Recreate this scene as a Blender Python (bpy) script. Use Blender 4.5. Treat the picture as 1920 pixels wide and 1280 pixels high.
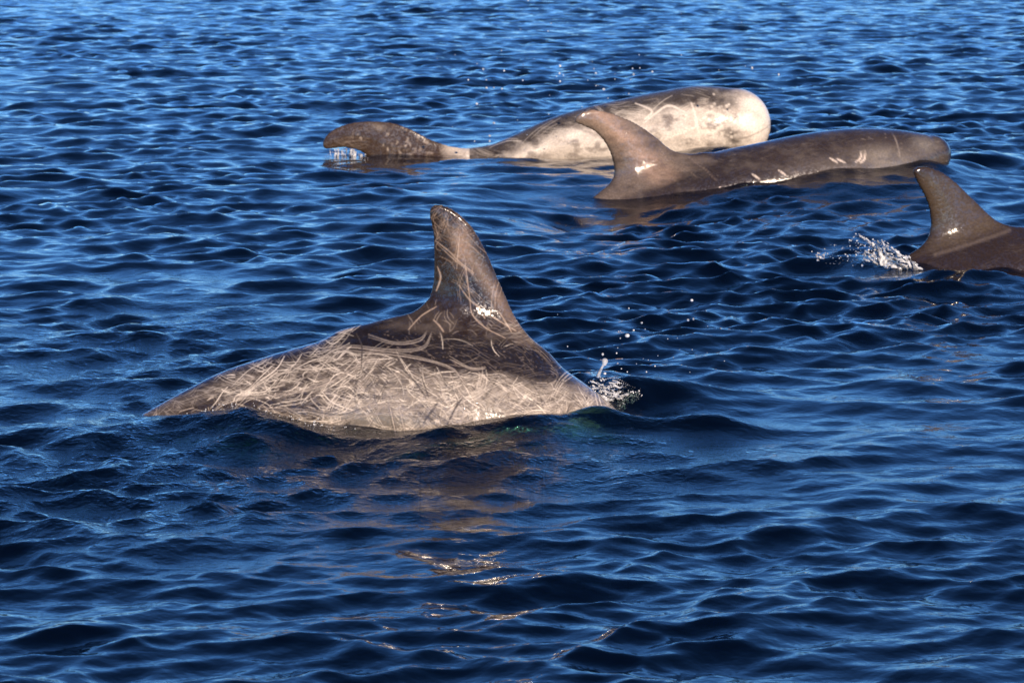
import bpy, math, random
import numpy as np

# ------------------------------------------------------------------ reset
for o in list(bpy.data.objects):
    bpy.data.objects.remove(o, do_unlink=True)
scene = bpy.context.scene
COL = scene.collection
rng = np.random.default_rng(7)
random.seed(7)

# ------------------------------------------------------------------ camera
FPX = 6400.0                      # focal length in photo pixels (1920 wide)
CAM_H = 2.0
PITCH = math.atan(900.0 / FPX)    # horizon lies above the frame
cam_d = bpy.data.cameras.new("camera")
cam = bpy.data.objects.new("camera", cam_d)
COL.objects.link(cam)
cam.location = (0, 0, CAM_H)
cam.rotation_euler = (math.pi / 2 - PITCH, 0, 0)
cam_d.sensor_width = 36.0
cam_d.lens = FPX / 1920 * 36.0
cam_d.clip_start = 0.1
cam_d.clip_end = 6000
cam_d.dof.use_dof = True
cam_d.dof.focus_distance = 12.3
cam_d.dof.aperture_fstop = 12.0
scene.camera = cam

# ------------------------------------------------------------------ sky, sun, exposure
SUN_EL, SUN_AZ = math.radians(21), math.radians(24)   # azimuth: right of straight-behind-camera
sun_dir = np.array([math.sin(SUN_AZ) * math.cos(SUN_EL), -math.cos(SUN_AZ) * math.cos(SUN_EL), math.sin(SUN_EL)])
world = bpy.data.worlds.new("World")
scene.world = world
world.use_nodes = True
wn = world.node_tree
wn.nodes.clear()
sky = wn.nodes.new("ShaderNodeTexSky")
sky.sky_type = 'NISHITA'
sky.sun_disc = False
sky.sun_elevation = SUN_EL
sky.sun_rotation = math.atan2(sun_dir[0], sun_dir[1])
sky.air_density = 0.8
sky.dust_density = 0.0
sky.ozone_density = 10.0
bg = wn.nodes.new("ShaderNodeBackground")
bg.inputs['Strength'].default_value = 0.109
wo = wn.nodes.new("ShaderNodeOutputWorld")
wn.links.new(sky.outputs[0], bg.inputs[0])
wn.links.new(bg.outputs[0], wo.inputs[0])

sl = bpy.data.lights.new("sun", 'SUN')
sl.energy = 5.0
sl.angle = math.radians(0.55)
sl.color = (1.0, 0.80, 0.61)
sun = bpy.data.objects.new("sun", sl)
COL.objects.link(sun)
from mathutils import Vector
sun.rotation_euler = Vector(sun_dir).to_track_quat('Z', 'Y').to_euler()
sun.location = (3, -5, 8)

scene.view_settings.view_transform = 'Standard'
scene.view_settings.look = 'None'
scene.view_settings.exposure = 0.5
scene.view_settings.gamma = 1.0
scene.view_settings.use_curve_mapping = False
cy = scene.cycles
cy.use_denoising = True
cy.max_bounces = 10
cy.transparent_max_bounces = 24
cy.transmission_bounces = 10
cy.caustics_reflective = False
cy.caustics_refractive = False
cy.blur_glossy = 0.0
cy.sample_clamp_indirect = 60.0

# ------------------------------------------------------------------ photo-pixel helpers
C0 = np.array([0, 0, CAM_H])
FW = np.array([0, math.cos(PITCH), -math.sin(PITCH)])
UP = np.array([0, math.sin(PITCH), math.cos(PITCH)])
RT = np.array([1.0, 0, 0])


class Frame:
    """a vertical plane standing in the sea; local X along it, local Y away, Z up"""
    def __init__(self, x0, y0, yaw=0.0):
        self.P = np.array([x0, y0, 0.0]); self.yaw = math.radians(yaw)
        self.U = np.array([math.cos(self.yaw), math.sin(self.yaw), 0])
        self.N = np.array([-math.sin(self.yaw), math.cos(self.yaw), 0])

    def loc(self, pts):
        out = []
        for x, y in pts:
            r = FW + RT * (x - 960) / FPX + UP * (640 - y) / FPX
            t = ((self.P - C0) @ self.N) / (r @ self.N)
            w = C0 + r * t - self.P
            out.append((w @ self.U, w[2]))
        return np.array(out)

    def pix(self, u, z):
        """plane point -> photo pixel (used to lay out skin markings in side view)"""
        w = self.P[None] + u[:, None] * self.U[None]
        w = w + np.stack([0 * u, 0 * u, z], 1) - C0
        d = w @ FW
        return 960 + FPX * (w @ RT) / d, 640 - FPX * (w @ UP) / d


def at_sea(x, y, z=0.0):
    r = FW + RT * (x - 960) / FPX + UP * (640 - y) / FPX
    t = (z - CAM_H) / r[2]
    return C0 + r * t


def at_depth(x, y, Y):
    r = FW + RT * (x - 960) / FPX + UP * (640 - y) / FPX
    return C0 + r * (Y / r[1])


F_MAIN = Frame(-0.1, 12.36, 3.0)
F_ROLL = Frame(0.5, 23.5, 0.0)
F_GREY = Frame(1.6, 21.3, 16.0)
F_EDGE = Frame(2.45, 16.95, 18.0)

# ------------------------------------------------------------------ material helpers
def new_mat(name):
    m = bpy.data.materials.new(name)
    m.use_nodes = True
    m.node_tree.nodes.clear()
    return m, m.node_tree.nodes, m.node_tree.links


def nd(ns, t, **kw):
    n = ns.new(t)
    for k, v in kw.items():
        if isinstance(v, (int, float, str, tuple)) and k in n.inputs:
            n.inputs[k].default_value = v
        else:
            setattr(n, k, v)
    return n


# ------------------------------------------------------------------ the sea: water
def water_material():
    m, ns, ln = new_mat("sea_water")
    out = ns.new("ShaderNodeOutputMaterial")
    geo = ns.new("ShaderNodeNewGeometry")
    att = ns.new("ShaderNodeAttribute"); att.attribute_name = "ruffle"
    # capillary ripples
    n1 = ns.new("ShaderNodeTexNoise"); n1.inputs['Scale'].default_value = 34; n1.inputs['Detail'].default_value = 3.5; n1.inputs['Roughness'].default_value = 0.6
    n2 = ns.new("ShaderNodeTexNoise"); n2.inputs['Scale'].default_value = 9; n2.inputs['Detail'].default_value = 3; n2.inputs['Roughness'].default_value = 0.55
    mp = ns.new("ShaderNodeMapping"); mp.inputs['Rotation'].default_value = (0.61, 0.43, 0.87)
    ln.new(geo.outputs['Position'], mp.inputs['Vector'])
    ln.new(mp.outputs[0], n1.inputs['Vector']); ln.new(mp.outputs[0], n2.inputs['Vector'])
    mul = ns.new("ShaderNodeMath"); mul.operation = 'MULTIPLY_ADD'
    ln.new(att.outputs['Fac'], mul.inputs[0]); mul.inputs[1].default_value = 0.011; mul.inputs[2].default_value = 0.0006
    b1 = ns.new("ShaderNodeBump"); b1.inputs['Strength'].default_value = 1.0
    ln.new(mul.outputs[0], b1.inputs['Distance']); ln.new(n1.outputs[0], b1.inputs['Height'])
    b2 = ns.new("ShaderNodeBump"); b2.inputs['Strength'].default_value = 1.0; b2.inputs['Distance'].default_value = 0.0065
    ln.new(n2.outputs[0], b2.inputs['Height']); ln.new(b1.outputs[0], b2.inputs['Normal'])
    at3 = ns.new("ShaderNodeAttribute"); at3.attribute_name = "far"
    n3 = ns.new("ShaderNodeTexNoise"); n3.inputs['Scale'].default_value = 3.2; n3.inputs['Detail'].default_value = 2.5
    ln.new(mp.outputs[0], n3.inputs['Vector'])
    m3 = ns.new("ShaderNodeMath"); m3.operation = 'MULTIPLY'; m3.inputs[1].default_value = 0.13
    ln.new(at3.outputs['Fac'], m3.inputs[0])
    b3 = ns.new("ShaderNodeBump"); b3.inputs['Strength'].default_value = 1.0
    ln.new(m3.outputs[0], b3.inputs['Distance']); ln.new(n3.outputs[0], b3.inputs['Height']); ln.new(b2.outputs[0], b3.inputs['Normal'])
    b2 = b3
    fr = ns.new("ShaderNodeFresnel"); fr.inputs['IOR'].default_value = 1.34
    ln.new(b2.outputs[0], fr.inputs['Normal'])
    gl = ns.new("ShaderNodeBsdfGlossy"); gl.inputs['Roughness'].default_value = 0.012
    gl.inputs['Color'].default_value = (1, 1, 1, 1)
    ln.new(b2.outputs[0], gl.inputs['Normal'])
    tr = ns.new("ShaderNodeBsdfTransparent"); tr.inputs[0].default_value = (0.92, 0.97, 0.96, 1)
    df = ns.new("ShaderNodeBsdfDiffuse"); df.inputs[0].default_value = (0.0006, 0.0032, 0.012, 1)
    mx = ns.new("ShaderNodeMixShader"); mx.inputs[0].default_value = 0.42
    ln.new(tr.outputs[0], mx.inputs[1]); ln.new(df.outputs[0], mx.inputs[2])
    m2 = ns.new("ShaderNodeMixShader")
    ln.new(fr.outputs[0], m2.inputs[0]); ln.new(mx.outputs[0], m2.inputs[1]); ln.new(gl.outputs[0], m2.inputs[2])
    ln.new(m2.outputs[0], out.inputs['Surface'])
    va = ns.new("ShaderNodeVolumeAbsorption")
    va.inputs['Color'].default_value = (0.0, 0.56, 0.50, 1); va.inputs['Density'].default_value = 5.0
    ln.new(va.outputs[0], out.inputs['Volume'])
    return m


def gauss(X, Y, cx, cyy, sx, sy, ang=0.0):
    c, s = math.cos(ang), math.sin(ang)
    dx, dy = X - cx, Y - cyy
    a = (dx * c + dy * s) / sx; b = (-dx * s + dy * c) / sy
    return np.exp(-0.5 * (a * a + b * b))


def px_gauss(X, Y, px, py, sx, sy, ang=0.0):
    p = at_sea(px, py)
    return gauss(X, Y, p[0], p[1], sx, sy, ang)


def wave_set():
    r = np.random.default_rng(21)
    W = []
    n = 240
    lam = np.exp(np.linspace(math.log(0.045), math.log(2.6), n)) * r.uniform(0.94, 1.06, n)
    main = math.radians(-78)
    for L in lam:
        k = 2 * math.pi / L
        x = math.log(L / 0.28)
        # slope spectrum: broad hump about 0.6 m, weaker for long swell and for capillaries
        s = math.exp(-0.5 * (x / (0.9 if x > 0 else 1.05)) ** 2)
        spread = 0.45 if L > 0.9 else 0.62
        th = main + r.normal(0, spread)
        W.append((k * math.cos(th), k * math.sin(th), s / k, r.uniform(0, 2 * math.pi), L))
    ms = math.sqrt(sum(0.5 * (w[2] * math.hypot(w[0], w[1])) ** 2 for w in W))
    tgt = 0.212
    return [(w[0], w[1], w[2] * tgt / ms, w[3], w[4]) for w in W]


def build_water():
    # polar sheet round the boat: fine over the water ahead, coarse out to the horizon
    fine = np.linspace(-10.5, 10.5, 690)
    side = np.cumsum(np.geomspace(0.06, 9, 45)); side = 10.5 + side * (169.5 / side[-1])
    th = np.radians(np.concatenate([-side[::-1], fine, side]))
    dep0, dep1 = math.atan(2 / 7.4), math.atan(2 / 54.0)
    tt = np.linspace(0, 1, 930); tt = tt * (1.65 - 0.65 * tt)
    ymid = math.tan(dep0 - PITCH) + (math.tan(dep1 - PITCH) - math.tan(dep0 - PITCH)) * tt
    rm = 1.2 + CAM_H / np.tan(np.arctan(ymid) + PITCH)
    r = np.concatenate([np.geomspace(0.4, 8.5, 40), rm, np.geomspace(56, 4500, 50)])
    nt, nr = len(th), len(r)
    R, T = np.meshgrid(r, th, indexing='ij')
    X0 = (0.31 + R * np.sin(T)).astype(np.float32).ravel(); Y0 = (-1.2 + R * np.cos(T)).astype(np.float32).ravel()
    sp = np.maximum(np.gradient(r)[:, None], r[:, None] * np.gradient(th)[None, :] * 1.0).astype(np.float32).ravel()
    Z = np.zeros_like(X0); DX = np.zeros_like(X0); DY = np.zeros_like(X0)
    # patchiness: gusts make some areas steeper
    patch = 1 + 0.12 * np.clip((Y0 - 16) / 20, 0, 1) + 0.28 * np.sin(0.55 * X0 + 1.1 + 0.7 * np.sin(0.31 * Y0)) * np.sin(0.43 * Y0 + 0.6) + 0.12 * np.sin(1.9 * X0 - 1.3 * Y0)
    p2 = (vnoise(X0 * 0.9 + 70, Y0 * 0.45 + 30, 91, 3) - 0.5) * 2.8
    small = np.clip(1.05 + p2, 0.55, 1.5).astype(np.float32)
    for kx, ky, a, ph, L in wave_set():
        k = math.hypot(kx, ky)
        p = (np.float32(kx) * X0 + np.float32(ky) * Y0 + np.float32(ph))
        w = np.clip((L / sp - 1.7) / 1.2, 0, 1) * np.float32(a)
        if L < 0.3:
            w = w * small
        Z += w * np.cos(p)
        s = w * np.sin(p)
        DX -= s * np.float32(kx / k); DY -= s * np.float32(ky / k)
    amp = patch.astype(np.float32)
    # calmer skin of water where the animals push through
    calm = np.ones_like(X0)
    for fr, u0, u1, depth in ((F_MAIN, -1.4, 0.8, 0.3), (F_ROLL, -1.9, 1.5, 0.5), (F_GREY, -0.9, 1.5, 0.45), (F_EDGE, -0.6, 1.6, 0.65)):
        du = (X0 - fr.P[0]) * fr.U[0] + (Y0 - fr.P[1]) * fr.U[1]
        dn = (X0 - fr.P[0]) * fr.N[0] + (Y0 - fr.P[1]) * fr.N[1]
        e = np.maximum(np.maximum(u0 - du, du - u1), 0)
        calm *= 1 - depth * np.exp(-(e / 0.35) ** 2 - (dn / 0.6) ** 2)
    amp *= calm
    Z *= amp; DX *= amp; DY *= amp
    for (px, py, sx, sy, ang, h) in BUMPS:
        Z += h * px_gauss(X0, Y0, px, py, sx, sy, math.radians(ang)).astype(np.float32)
    for (p0, p1, h, sn, sf, ends) in RIDGES:
        a = at_sea(*p0)[:2]; b = at_sea(*p1)[:2]
        L = np.linalg.norm(b - a); t = (b - a) / L
        al = ((X0 - a[0]) * t[0] + (Y0 - a[1]) * t[1]); ac = -(X0 - a[0]) * t[1] + (Y0 - a[1]) * t[0]
        e = np.maximum(np.maximum(-al, al - L), 0) / ends
        Z += (h * np.exp(-e * e) * np.exp(-0.5 * (ac / np.where(ac < 0, sn, sf)) ** 2)).astype(np.float32)
    ruf = np.zeros_like(X0)
    for (px, py, sx, sy, ang, h) in RUFFLES:
        ruf = 1 - (1 - ruf) * (1 - 0.9 * h * px_gauss(X0, Y0, px, py, sx, sy, math.radians(ang)).astype(np.float32))
    far = np.clip((sp - 0.03) / 0.25, 0, 1)
    co = np.stack([X0 + DX, Y0 + DY, Z], 1)
    i = np.arange(nr - 1)[:, None] * nt + np.arange(nt - 1)[None, :]
    q = np.stack([i, i + nt, i + nt + 1, i + 1], -1).reshape(-1, 4)[:, ::-1]
    me = mesh_np("sea", co, q)
    a = me.attributes.new("ruffle", 'FLOAT', 'POINT'); a.data.foreach_set("value", ruf)
    a = me.attributes.new("far", 'FLOAT', 'POINT'); a.data.foreach_set("value", far)
    o = bpy.data.objects.new("sea", me); COL.objects.link(o)
    me.materials.append(water_material())
    o["kind"] = "structure"; o["label"] = "dark blue rippled sea surface"
    return o


def mesh_np(name, co, quads):
    me = bpy.data.meshes.new(name)
    n, f = len(co), len(quads)
    me.vertices.add(n); me.vertices.foreach_set("co", np.ascontiguousarray(co, dtype=np.float32).ravel())
    me.loops.add(f * 4); me.loops.foreach_set("vertex_index", np.ascontiguousarray(quads, dtype=np.int32).ravel())
    me.polygons.add(f); me.polygons.foreach_set("loop_start", np.arange(0, f * 4, 4, dtype=np.int32))
    me.polygons.foreach_set("use_smooth", np.ones(f, dtype=bool))
    me.update(calc_edges=True)
    return me


def build_unseen_floor():  # unseen floor added to block background light coming through the water
    z = -5.0; n = 24
    me = bpy.data.meshes.new("unseen_floor")
    me.from_pydata([(5200 * math.cos(2 * math.pi * i / n), 5200 * math.sin(2 * math.pi * i / n), z) for i in range(n)], [], [list(range(n))])
    o = bpy.data.objects.new("unseen_floor", me); COL.objects.link(o)
    m, ns, ln = new_mat("unseen_floor_dark")
    out = ns.new("ShaderNodeOutputMaterial"); b = ns.new("ShaderNodeBsdfPrincipled")
    nz = ns.new("ShaderNodeTexNoise"); nz.inputs['Scale'].default_value = 0.7
    cr = ns.new("ShaderNodeValToRGB"); cr.color_ramp.elements[0].color = (.03, .035, .03, 1); cr.color_ramp.elements[1].color = (.07, .07, .055, 1)
    ln.new(nz.outputs[0], cr.inputs[0]); ln.new(cr.outputs[0], b.inputs['Base Color']); b.inputs['Roughness'].default_value = 1
    ln.new(b.outputs[0], out.inputs[0]); me.materials.append(m)
    o["kind"] = "structure"


# px, py (where on the sea), size across, size in depth, angle, height
BUMPS = [
    # scarred dolphin: swell pushed up along its near flank, trough ahead of the shoulder
    (1000, 800, 0.22, 0.30, 0, 0.045),
    (450, 805, 0.14, 0.30, 0, 0.04),
    (650, 840, 0.16, 0.3, 0, -0.035),
    (1225, 772, 0.09, 0.16, 0, -0.045),
    (225, 800, 0.16, 0.3, 0, 0.01),
    # grey dolphin: water heaped in front of the chest, hollow by the tail
    (1620, 345, 0.55, 0.6, 12, 0.105),
    (1140, 392, 0.42, 0.9, 0, -0.13),
    # pale dolphin
    (1330, 300, 0.30, 0.5, 0, 0.05), (720, 320, 0.4, 0.6, 0, -0.03), (1480, 250, 0.25, 0.4, 0, -0.04),
    # edge dolphin
    (1640, 500, 0.15, 0.35, 0, 0.02), (1840, 528, 0.32, 0.28, 0, 0.035),
]
# crest line from, to (photo px on the sea), height, near and far breadth, end fall-off
RIDGES = [
    ((1070, 738), (1190, 762), 0.085, 0.07, 0.25, 0.12), ((1190, 762), (1280, 790), 0.03, 0.07, 0.25, 0.15),
    ((1150, 800), (1330, 804), 0.045, 0.05, 0.07, 0.12),
    ((1735, 342), (1800, 328), 0.06, 0.12, 0.25, 0.15), ((1800, 316), (1890, 312), 0.09, 0.12, 0.35, 0.25),
    ((1395, 304), (1470, 292), 0.05, 0.12, 0.3, 0.2), ((1485, 276), (1560, 278), 0.14, 0.13, 0.3, 0.2),
    ((560, 818), (840, 824), 0.018, 0.03, 0.06, 0.1), ((860, 818), (1120, 802), 0.018, 0.03, 0.06, 0.1),
    ((330, 805), (480, 812), 0.02, 0.06, 0.1, 0.15),
    ((1590, 502), (1700, 508), 0.035, 0.06, 0.15, 0.15),
]
RUFFLES = [
    (560, 805, 0.2, 0.12, 0, 1.0), (400, 790, 0.2, 0.15, 0, 1.0), (900, 800, 0.35, 0.1, 0, .7), (1240, 790, 0.15, 0.1, 0, .8),
    (1820, 290, 0.25, 0.4, 0, .8), (1490, 265, 0.2, 0.4, 0, .8),
    (420, 860, 0.55, 0.8, 0, 1.0), (800, 860, 0.5, 0.55, 0, 0.8), (1150, 850, 0.5, 0.5, 0, 0.6),
    (280, 650, 0.5, 1.2, 0, 0.8), (250, 900, 0.4, 0.8, 0, 0.8), (1180, 740, 0.12, 0.3, 0, 0.7),
    (1300, 360, 0.7, 0.5, 0, 0.5), (1640, 510, 0.2, 0.3, 0, 0.8), (1550, 345, 0.5, 0.5, 0, 0.5), (1850, 480, 0.4, .4, 0, .3),
]

# ------------------------------------------------------------------ implicit-surface modelling
def spline(pts, n):
    """Catmull-Rom through rows of pts, n samples"""
    p = np.asarray(pts, float)
    d = np.r_[0, np.cumsum(np.maximum(np.linalg.norm(np.diff(p[:, :2], axis=0), axis=1), 1e-6) ** 0.5)]
    t = np.linspace(0, d[-1], n)
    m = np.zeros_like(p)
    for i in range(len(p)):
        a, b = max(i - 1, 0), min(i + 1, len(p) - 1)
        m[i] = (p[b] - p[a]) / (d[b] - d[a])
    k = np.clip(np.searchsorted(d, t, side='right') - 1, 0, len(p) - 2)
    h = (d[k + 1] - d[k])[:, None]; s = ((t - d[k]) / (d[k + 1] - d[k]))[:, None]
    return ((2 * s**3 - 3 * s**2 + 1) * p[k] + (s**3 - 2 * s**2 + s) * h * m[k] + (-2 * s**3 + 3 * s**2) * p[k + 1] + (s**3 - s**2) * h * m[k + 1])


def smooth_poly(pts, sub=4):
    """closed smooth outline"""
    p = np.asarray(pts, float); n = len(p)
    out = []
    for i in range(n):
        a, b, c, d = p[i - 1], p[i], p[(i + 1) % n], p[(i + 2) % n]
        for j in range(sub):
            s = j / sub
            out.append(0.5 * (2 * b + (c - a) * s + (2 * a - 5 * b + 4 * c - d) * s * s + (3 * b - a - 3 * c + d) * s**3))
    return np.array(out)


def poly_sdf(P, poly):
    """signed distance of points P (n,2) to closed polygon"""
    best = np.full(len(P), 1e9); inside = np.zeros(len(P), bool)
    for i in range(len(poly)):
        a, b = poly[i], poly[(i + 1) % len(poly)]
        ab = b - a; ap = P - a
        t = np.clip((ap @ ab) / max(ab @ ab, 1e-12), 0, 1)
        d = ap - t[:, None] * ab
        best = np.minimum(best, (d * d).sum(1))
        c = (a[1] > P[:, 1]) != (b[1] > P[:, 1])
        if c.any():
            xx = a[0] + (P[:, 1] - a[1]) * ab[0] / (ab[1] if abs(ab[1]) > 1e-12 else 1e-12)
            inside ^= c & (P[:, 0] < xx)
    d = np.sqrt(best)
    return np.where(inside, -d, d)


def smin(a, b, k):
    h = np.clip(0.5 + 0.5 * (b - a) / k, 0, 1)
    return b * (1 - h) + a * h - k * h * (1 - h)


def surface_nets(F, org, h):
    S = F < 0
    nx, ny, nz = F.shape
    c = S[:-1, :-1, :-1].astype(np.int8)
    tot = sum(S[i:nx - 1 + i, j:ny - 1 + j, k:nz - 1 + k].astype(np.int8) for i in (0, 1) for j in (0, 1) for k in (0, 1))
    act = (tot > 0) & (tot < 8)
    I, J, K = np.nonzero(act)
    idx = np.full(act.shape, -1, np.int64); idx[I, J, K] = np.arange(len(I))
    acc = np.zeros((len(I), 3)); cnt = np.zeros(len(I))
    corners = [(i, j, k) for i in (0, 1) for j in (0, 1) for k in (0, 1)]
    val = {c_: F[I + c_[0], J + c_[1], K + c_[2]] for c_ in corners}
    for a in corners:
        for ax in range(3):
            if a[ax] == 0:
                b = list(a); b[ax] = 1; b = tuple(b)
                va, vb = val[a], val[b]
                cr = (va < 0) != (vb < 0)
                t = np.where(cr, va / np.where(cr, va - vb, 1), 0)
                p = np.array(a, float)[None].repeat(len(I), 0); p[:, ax] = t
                acc += np.where(cr[:, None], p, 0); cnt += cr
    co = (np.stack([I, J, K], 1) + acc / cnt[:, None]) * h + np.asarray(org)[None]
    quads = []
    for ax in range(3):
        sl0 = [slice(1, -1)] * 3; sl1 = [slice(1, -1)] * 3
        sl0[ax] = slice(0, -1); sl1[ax] = slice(1, None)
        A, B = S[tuple(sl0)], S[tuple(sl1)]
        e = np.array(np.nonzero(A != B)).T
        if not len(e): continue
        flip = A[e[:, 0], e[:, 1], e[:, 2]]
        off = np.ones(3, int); off[ax] = 0
        g = e + off                      # grid corner index
        u, v = (ax + 1) % 3, (ax + 2) % 3
        q = []
        for du, dv in ((-1, -1), (0, -1), (0, 0), (-1, 0)):
            cc = g.copy(); cc[:, u] += du; cc[:, v] += dv
            q.append(idx[cc[:, 0], cc[:, 1], cc[:, 2]])
        q = np.stack(q, 1)
        q[~flip] = q[~flip][:, ::-1]
        quads.append(q)
    return co, np.concatenate(quads)


def relax(co, quads, it=2, lam=0.5, mu=-0.52):
    """Taubin smoothing: takes the stair-steps out without shrinking"""
    n = len(co)
    e = np.concatenate([quads[:, [0, 1]], quads[:, [1, 2]], quads[:, [2, 3]], quads[:, [3, 0]]])
    for _ in range(it):
        for f in (lam, mu):
            s = np.stack([np.bincount(e[:, 0], co[e[:, 1], d], n) + np.bincount(e[:, 1], co[e[:, 0], d], n) for d in range(3)], 1)
            c = np.bincount(e[:, 0], minlength=n) + np.bincount(e[:, 1], minlength=n)
            co = co + f * (s / np.maximum(c, 1)[:, None] - co)
    return co


class Body:
    def __init__(self, fr, spine, h):
        """spine rows: local u, z, half height, half width (a, b), lateral offset y"""
        self.fr, self.h = fr, h
        self.sp = spline(spine, 260)
        self.fins = []

    def add_fin(self, poly, base_t, tip_t, plane='xz', at=0.0, k=0.07, r=0.006, edge=0.09, axis=None, y0=0.0):
        self.fins.append(dict(poly=smooth_poly(poly), bt=base_t, tt=tip_t, plane=plane, at=at, k=k, r=r, edge=edge, axis=axis, y0=y0))

    def mesh(self, pad=0.03):
        sp, h = self.sp, self.h
        lo = np.array([(sp[:, 0] - sp[:, 2]).min(), (sp[:, 4] - sp[:, 3]).min(), (sp[:, 1] - sp[:, 2]).min()])
        hi = np.array([(sp[:, 0] + sp[:, 2]).max(), (sp[:, 4] + sp[:, 3]).max(), (sp[:, 1] + sp[:, 2]).max()])
        for f in self.fins:
            a, b = f['poly'].min(0), f['poly'].max(0)
            if f['plane'] == 'xz':
                lo[[0, 2]] = np.minimum(lo[[0, 2]], a); hi[[0, 2]] = np.maximum(hi[[0, 2]], b)
            else:
                lo[[0, 1]] = np.minimum(lo[[0, 1]], a); hi[[0, 1]] = np.maximum(hi[[0, 1]], b)
        lo -= pad; hi += pad
        n = np.ceil((hi - lo) / h).astype(int) + 1
        gx, gy, gz = [lo[i] + h * np.arange(n[i]) for i in range(3)]
        GX, GZ = np.meshgrid(gx, gz, indexing='ij')
        P = np.stack([GX.ravel(), GZ.ravel()], 1)
        # nearest point on the spine (side view)
        best = np.full(len(P), 1e9); par = np.zeros(len(P))
        for i in range(len(sp) - 1):
            a, b = sp[i, :2], sp[i + 1, :2]
            ab = b - a; ap = P - a
            t = np.clip((ap @ ab) / max(ab @ ab, 1e-12), 0, 1)
            d = ((ap - t[:, None] * ab) ** 2).sum(1)
            m = d < best
            best[m] = d[m]; par[m] = i + t[m]
        d2 = np.sqrt(best)
        xs = np.arange(len(sp))
        rh = np.interp(par, xs, sp[:, 2]); rw = np.interp(par, xs, sp[:, 3]); yc = np.interp(par, xs, sp[:, 4])
        sh = (n[0], 1, n[2])
        q = (d2 / rh).reshape(sh).astype(np.float32); rw = rw.reshape(sh).astype(np.float32); rh = rh.reshape(sh).astype(np.float32)
        yc = yc.reshape(sh).astype(np.float32)
        Yg = gy.astype(np.float32)[None, :, None]
        rad = np.sqrt(q * q + ((Yg - yc) / rw) ** 2)
        F = (rad - 1) * np.minimum(rh, rw)
        for f in self.fins:
            if f['plane'] == 'xz':
                d = poly_sdf(P, f['poly']).reshape(sh).astype(np.float32)
                w = Yg - (f['at'] + 0)
                zz = GZ.reshape(sh); z0, z1 = f['axis'] if f['axis'] else (f['poly'][:, 1].min(), f['poly'][:, 1].max())
                lev = np.clip((z1 - zz) / (z1 - z0), 0, 1)
            else:
                QX, QY = np.meshgrid(gx, gy, indexing='ij')
                d = poly_sdf(np.stack([QX.ravel(), QY.ravel()], 1), f['poly']).reshape(n[0], n[1], 1).astype(np.float32)
                w = gz.astype(np.float32)[None, None, :] - f['at']
                lev = np.clip(1 - (np.abs(QY - f['y0']) / 0.4), 0, 1).reshape(n[0], n[1], 1)
            T = (f['tt'] + (f['bt'] - f['tt']) * lev ** 1.5) * np.sqrt(np.clip(-(d + f['r']) / f['edge'], 0, 1))
            T = T.astype(np.float32)
            m = 2 * f['k']
            a, b = f['poly'].min(0) - m, f['poly'].max(0) + m
            th = max(f['bt'], f['tt']) + f['k'] * 2
            if f['plane'] == 'xz':
                bx = [(a[0], b[0]), (f['at'] - th, f['at'] + th), (a[1], b[1])]
            else:
                bx = [(a[0], b[0]), (a[1], b[1]), (f['at'] - th, f['at'] + th)]
            sl = tuple(slice(max(0, int((p0 - lo[i]) / h)), max(0, int((p1 - lo[i]) / h) + 2)) for i, (p0, p1) in enumerate(bx))
            cut = lambda A: A[tuple(sl[i] if A.shape[i] > 1 else slice(None) for i in range(3))]
            d, T, w = cut(d), cut(T), cut(w)
            dx = d + np.float32(f['r']); dy = np.abs(w) - T
            g = np.sqrt(np.maximum(dx, 0) ** 2 + np.maximum(dy, 0) ** 2) + np.minimum(np.maximum(dx, dy), 0) - np.float32(f['r'])
            F[sl] = smin(F[sl], g, np.float32(f['k']))
        co, qd = surface_nets(F, lo, h)
        co = relax(co, qd, 3)
        return co, qd


def subdivided(co, q):
    """split every quad in four, then ease the new points"""
    n = len(co)
    e = np.sort(np.concatenate([q[:, [0, 1]], q[:, [1, 2]], q[:, [2, 3]], q[:, [3, 0]]]), axis=1)
    key = e[:, 0] * n + e[:, 1]
    u, inv = np.unique(key, return_inverse=True)
    mid = (co[u // n] + co[u % n]) * 0.5
    f = len(q); inv = inv.reshape(4, f) + n
    cen = co[q].mean(1); ci = np.arange(f) + n + len(u)
    co2 = np.concatenate([co, mid, cen])
    q2 = np.concatenate([np.stack([q[:, i], inv[i], ci, inv[i - 1]], 1) for i in range(4)])
    return relax(co2, q2, 2), q2


# ------------------------------------------------------------------ skin markings, laid out in side view
def vnoise(x, y, seed, octaves=4):
    """value noise for markings"""
    r = np.random.default_rng(seed); tot = 0; amp = 1; norm = 0
    for o in range(octaves):
        g = r.random((256, 256))
        xi = np.floor(x).astype(int); yi = np.floor(y).astype(int)
        fx = x - xi; fy = y - yi
        fx = fx * fx * (3 - 2 * fx); fy = fy * fy * (3 - 2 * fy)
        xi %= 255; yi %= 255
        v = (g[xi, yi] * (1 - fx) + g[xi + 1, yi] * fx) * (1 - fy) + (g[xi, yi + 1] * (1 - fx) + g[xi + 1, yi + 1] * fx) * fy
        tot = tot + amp * v; norm += amp; amp *= 0.55; x = x * 2.03 + 17.3; y = y * 2.03 + 5.1
    return tot / norm


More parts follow.
